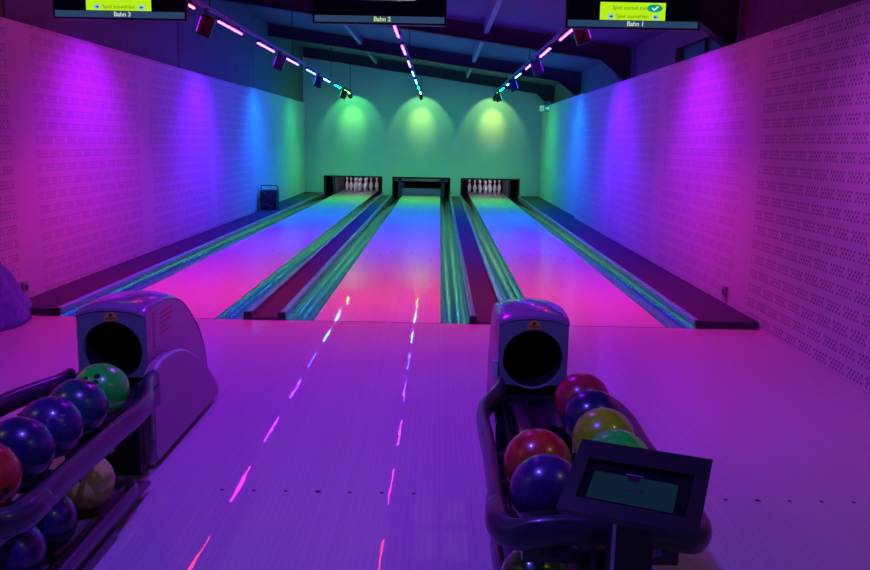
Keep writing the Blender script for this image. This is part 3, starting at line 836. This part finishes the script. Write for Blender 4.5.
# ------------------------------------------------------------------ CONSOLE
t = thing('screen_console', 'black tilted touch screen console on a post at the rack nose', 'console', (.966, -4.90, 0))
bm = bmesh.new(); box(bm, -.05, .05, -.035, .035, .02, .625, bev=.008); obj('post', bm, MAT['black'], t)
bm = bmesh.new(); box(bm, -.053, -.045, -.042, -.030, .02, .60, bev=.002); obj('post_edge_strip', bm, MAT['rail'], t)
bm = bmesh.new(); box(bm, -.13, .13, -.11, .11, 0, .02, bev=.006); obj('post_foot', bm, MAT['black'], t)
k_ = .917
ctr = Vector((.4818, -6.8166, 1.4867)) * (1 - k_) + Vector((1.0212, -4.704, .6019)) * k_
hd = bpy.data.objects.new('console_head', None)
a_, b_ = -.4104, .3756
Mh = Matrix.Translation(ctr - Vector((.966, -4.90, 0))) @ Matrix.Rotation(a_, 4, 'Z') @ Matrix.Rotation(b_, 4, 'X')
def hobj(name, bm, mat, parent=t):
    bmesh.ops.transform(bm, matrix=Mh, verts=bm.verts); return obj(name, bm, mat, parent)
w2, h2 = .165, .1286
RX0, RX1, RY0, RY1 = -.130, .130, -.082, .062      # recess
bm = bmesh.new()
outer = [(-w2, -h2), (w2, -h2), (w2, h2), (-w2, h2)]; inn = [(RX0, RY0), (RX1, RY0), (RX1, RY1), (RX0, RY1)]
vo = [bm.verts.new((x, y, 0)) for x, y in outer]; vi = [bm.verts.new((x, y, 0)) for x, y in inn]; vd = [bm.verts.new((x, y, -.012)) for x, y in inn]
vb = [bm.verts.new((x * .97, y * .97, -.022)) for x, y in outer]
for k in range(4):
    j = (k + 1) % 4
    bm.faces.new((vo[k], vo[j], vi[j], vi[k])); bm.faces.new((vi[k], vi[j], vd[j], vd[k])); bm.faces.new((vo[k], vb[k], vb[j], vo[j]))
bm.faces.new(vd); bm.faces.new(vb)
hobj('head_casing', bm, simple('dark violet black plastic', (.009, .004, .015), .4, 0, .1, grain=.1))
bm = bmesh.new(); box(bm, RX0 + .002, RX1 - .002, RY0 + .002, RY1 - .002, -.0115, -.0105); hobj('screen_glass', bm, scrblk)
bm = bmesh.new(); box(bm, -.108, .098, -.066, .029, -.0104, -.0098)
so = hobj('lit_screen', bm, emis('dim blue screen', (.004, .015, .036), 1.0))
bm = bmesh.new(); box(bm, -.022, .006, .012, .029, -.0096, -.0092); hobj('screen_badge', bm, simple('dark badge', (.01, .005, .02), .4))
bm = bmesh.new()
for (x0, x1) in ((-.024, -.018), (-.015, -.009), (-.006, .000), (.003, .009), (.012, .02)): box(bm, x0, x1, -.022, -.016, -.0096, -.0092)
hobj('screen_writing', bm, simple('screen writing', (.005, .02, .04), .5))
bm = bmesh.new(); box(bm, -.03, .012, .034, .037, -.0104, -.0098); hobj('maker_mark', bm, simple('grey maker mark', (.25, .2, .35), .5))

# ------------------------------------------------------------------ CRATE, BAG, SOCKETS
t = thing('storage_crate', 'dark navy crate with carrying handle on the walkway by the wall', 'crate', (-2.98, 10.35, .0605))
bm = bmesh.new()
box(bm, -.165, .165, -.15, .15, 0, .40, bev=.01); obj('body', bm, MAT['crate'], t)
bm = bmesh.new(); rnd = random.Random(5)
for k in range(26):
    x, z = rnd.uniform(-.13, .13), rnd.uniform(.05, .36); a = rnd.uniform(0, PI); l_, h_ = rnd.uniform(.01, .035), .005
    ca, sa = math.cos(a), math.sin(a)
    bm.faces.new([bm.verts.new((x + u * ca - v * sa, -.1515, z + u * sa + v * ca)) for u, v in ((-l_, -h_), (l_, -h_), (l_, h_), (-l_, h_))])
obj('pattern_print', bm, simple('red and lilac crate print', (.30, .10, .22), .6), t)
bm = bmesh.new(); sweep(bm, [(-.17, 0, .39), (-.17, 0, .475), (-.155, 0, .49), (.155, 0, .49), (.17, 0, .475), (.17, 0, .39)], circ(.010, 8), up=Vector((0, 1, 0)))
obj('handle', bm, MAT['black'], t)

bm = bmesh.new(); NU, NV = 40, 22; rings = []
for j in range(NV + 1):
    v = j / NV; row = []
    for i in range(NU):
        a = 2 * PI * i / NU
        rad = (1 - v) ** .72 * (1 + .10 * math.sin(5 * a + 3 * v) + .06 * math.sin(9 * a - 5 * v + 1)) + .05 * (v < 1)
        if v < .12: rad *= .93 + .6 * v
        x = -2.955 + .165 * rad * math.cos(a) - .03 * v
        y = -.48 + .55 * rad * math.sin(a) * (1.0 if math.sin(a) > 0 else .8) - .20 * v
        z = .004 + .66 * v ** .85 + .02 * math.sin(7 * a) * v * (1 - v) * 2
        row.append(bm.verts.new((max(x, XL + .004), y, z)))
    rings.append(row)
for j in range(NV):
    for i in range(NU):
        bm.faces.new((rings[j][i], rings[j][(i + 1) % NU], rings[j + 1][(i + 1) % NU], rings[j + 1][i])).smooth = True
bm.faces.new(rings[0][::-1]); bm.faces.new(rings[-1])
tag(obj('cloth_bag', bm, MAT['cloth']), 'crumpled blue violet cloth bag slumped on the floor against the perforated wall', 'bag')
for s in (-1, 1):
    t = thing('wall_socket', 'small %s socket box low on the perforated wall' % ('mauve' if s < 0 else 'purple'), 'socket', ((XL if s < 0 else XR), .36 if s < 0 else .85, .17), 'low wall sockets')
    t['label'] = 'small socket box low on the wall near the cloth bag' if s < 0 else 'small socket box low on the plain band of the wall opposite the bag'
    bm = bmesh.new(); lo, hi = sorted((0, -s * .03)); box(bm, lo, hi, -.04, .04, -.04, .05, bev=.004); obj('socket_box', bm, MAT['strut'], t)
    bm = bmesh.new(); lo, hi = sorted((-s * .031, -s * .034)); box(bm, lo, hi, -.02, .02, -.02, .02); obj('socket_face', bm, MAT['black'], t)
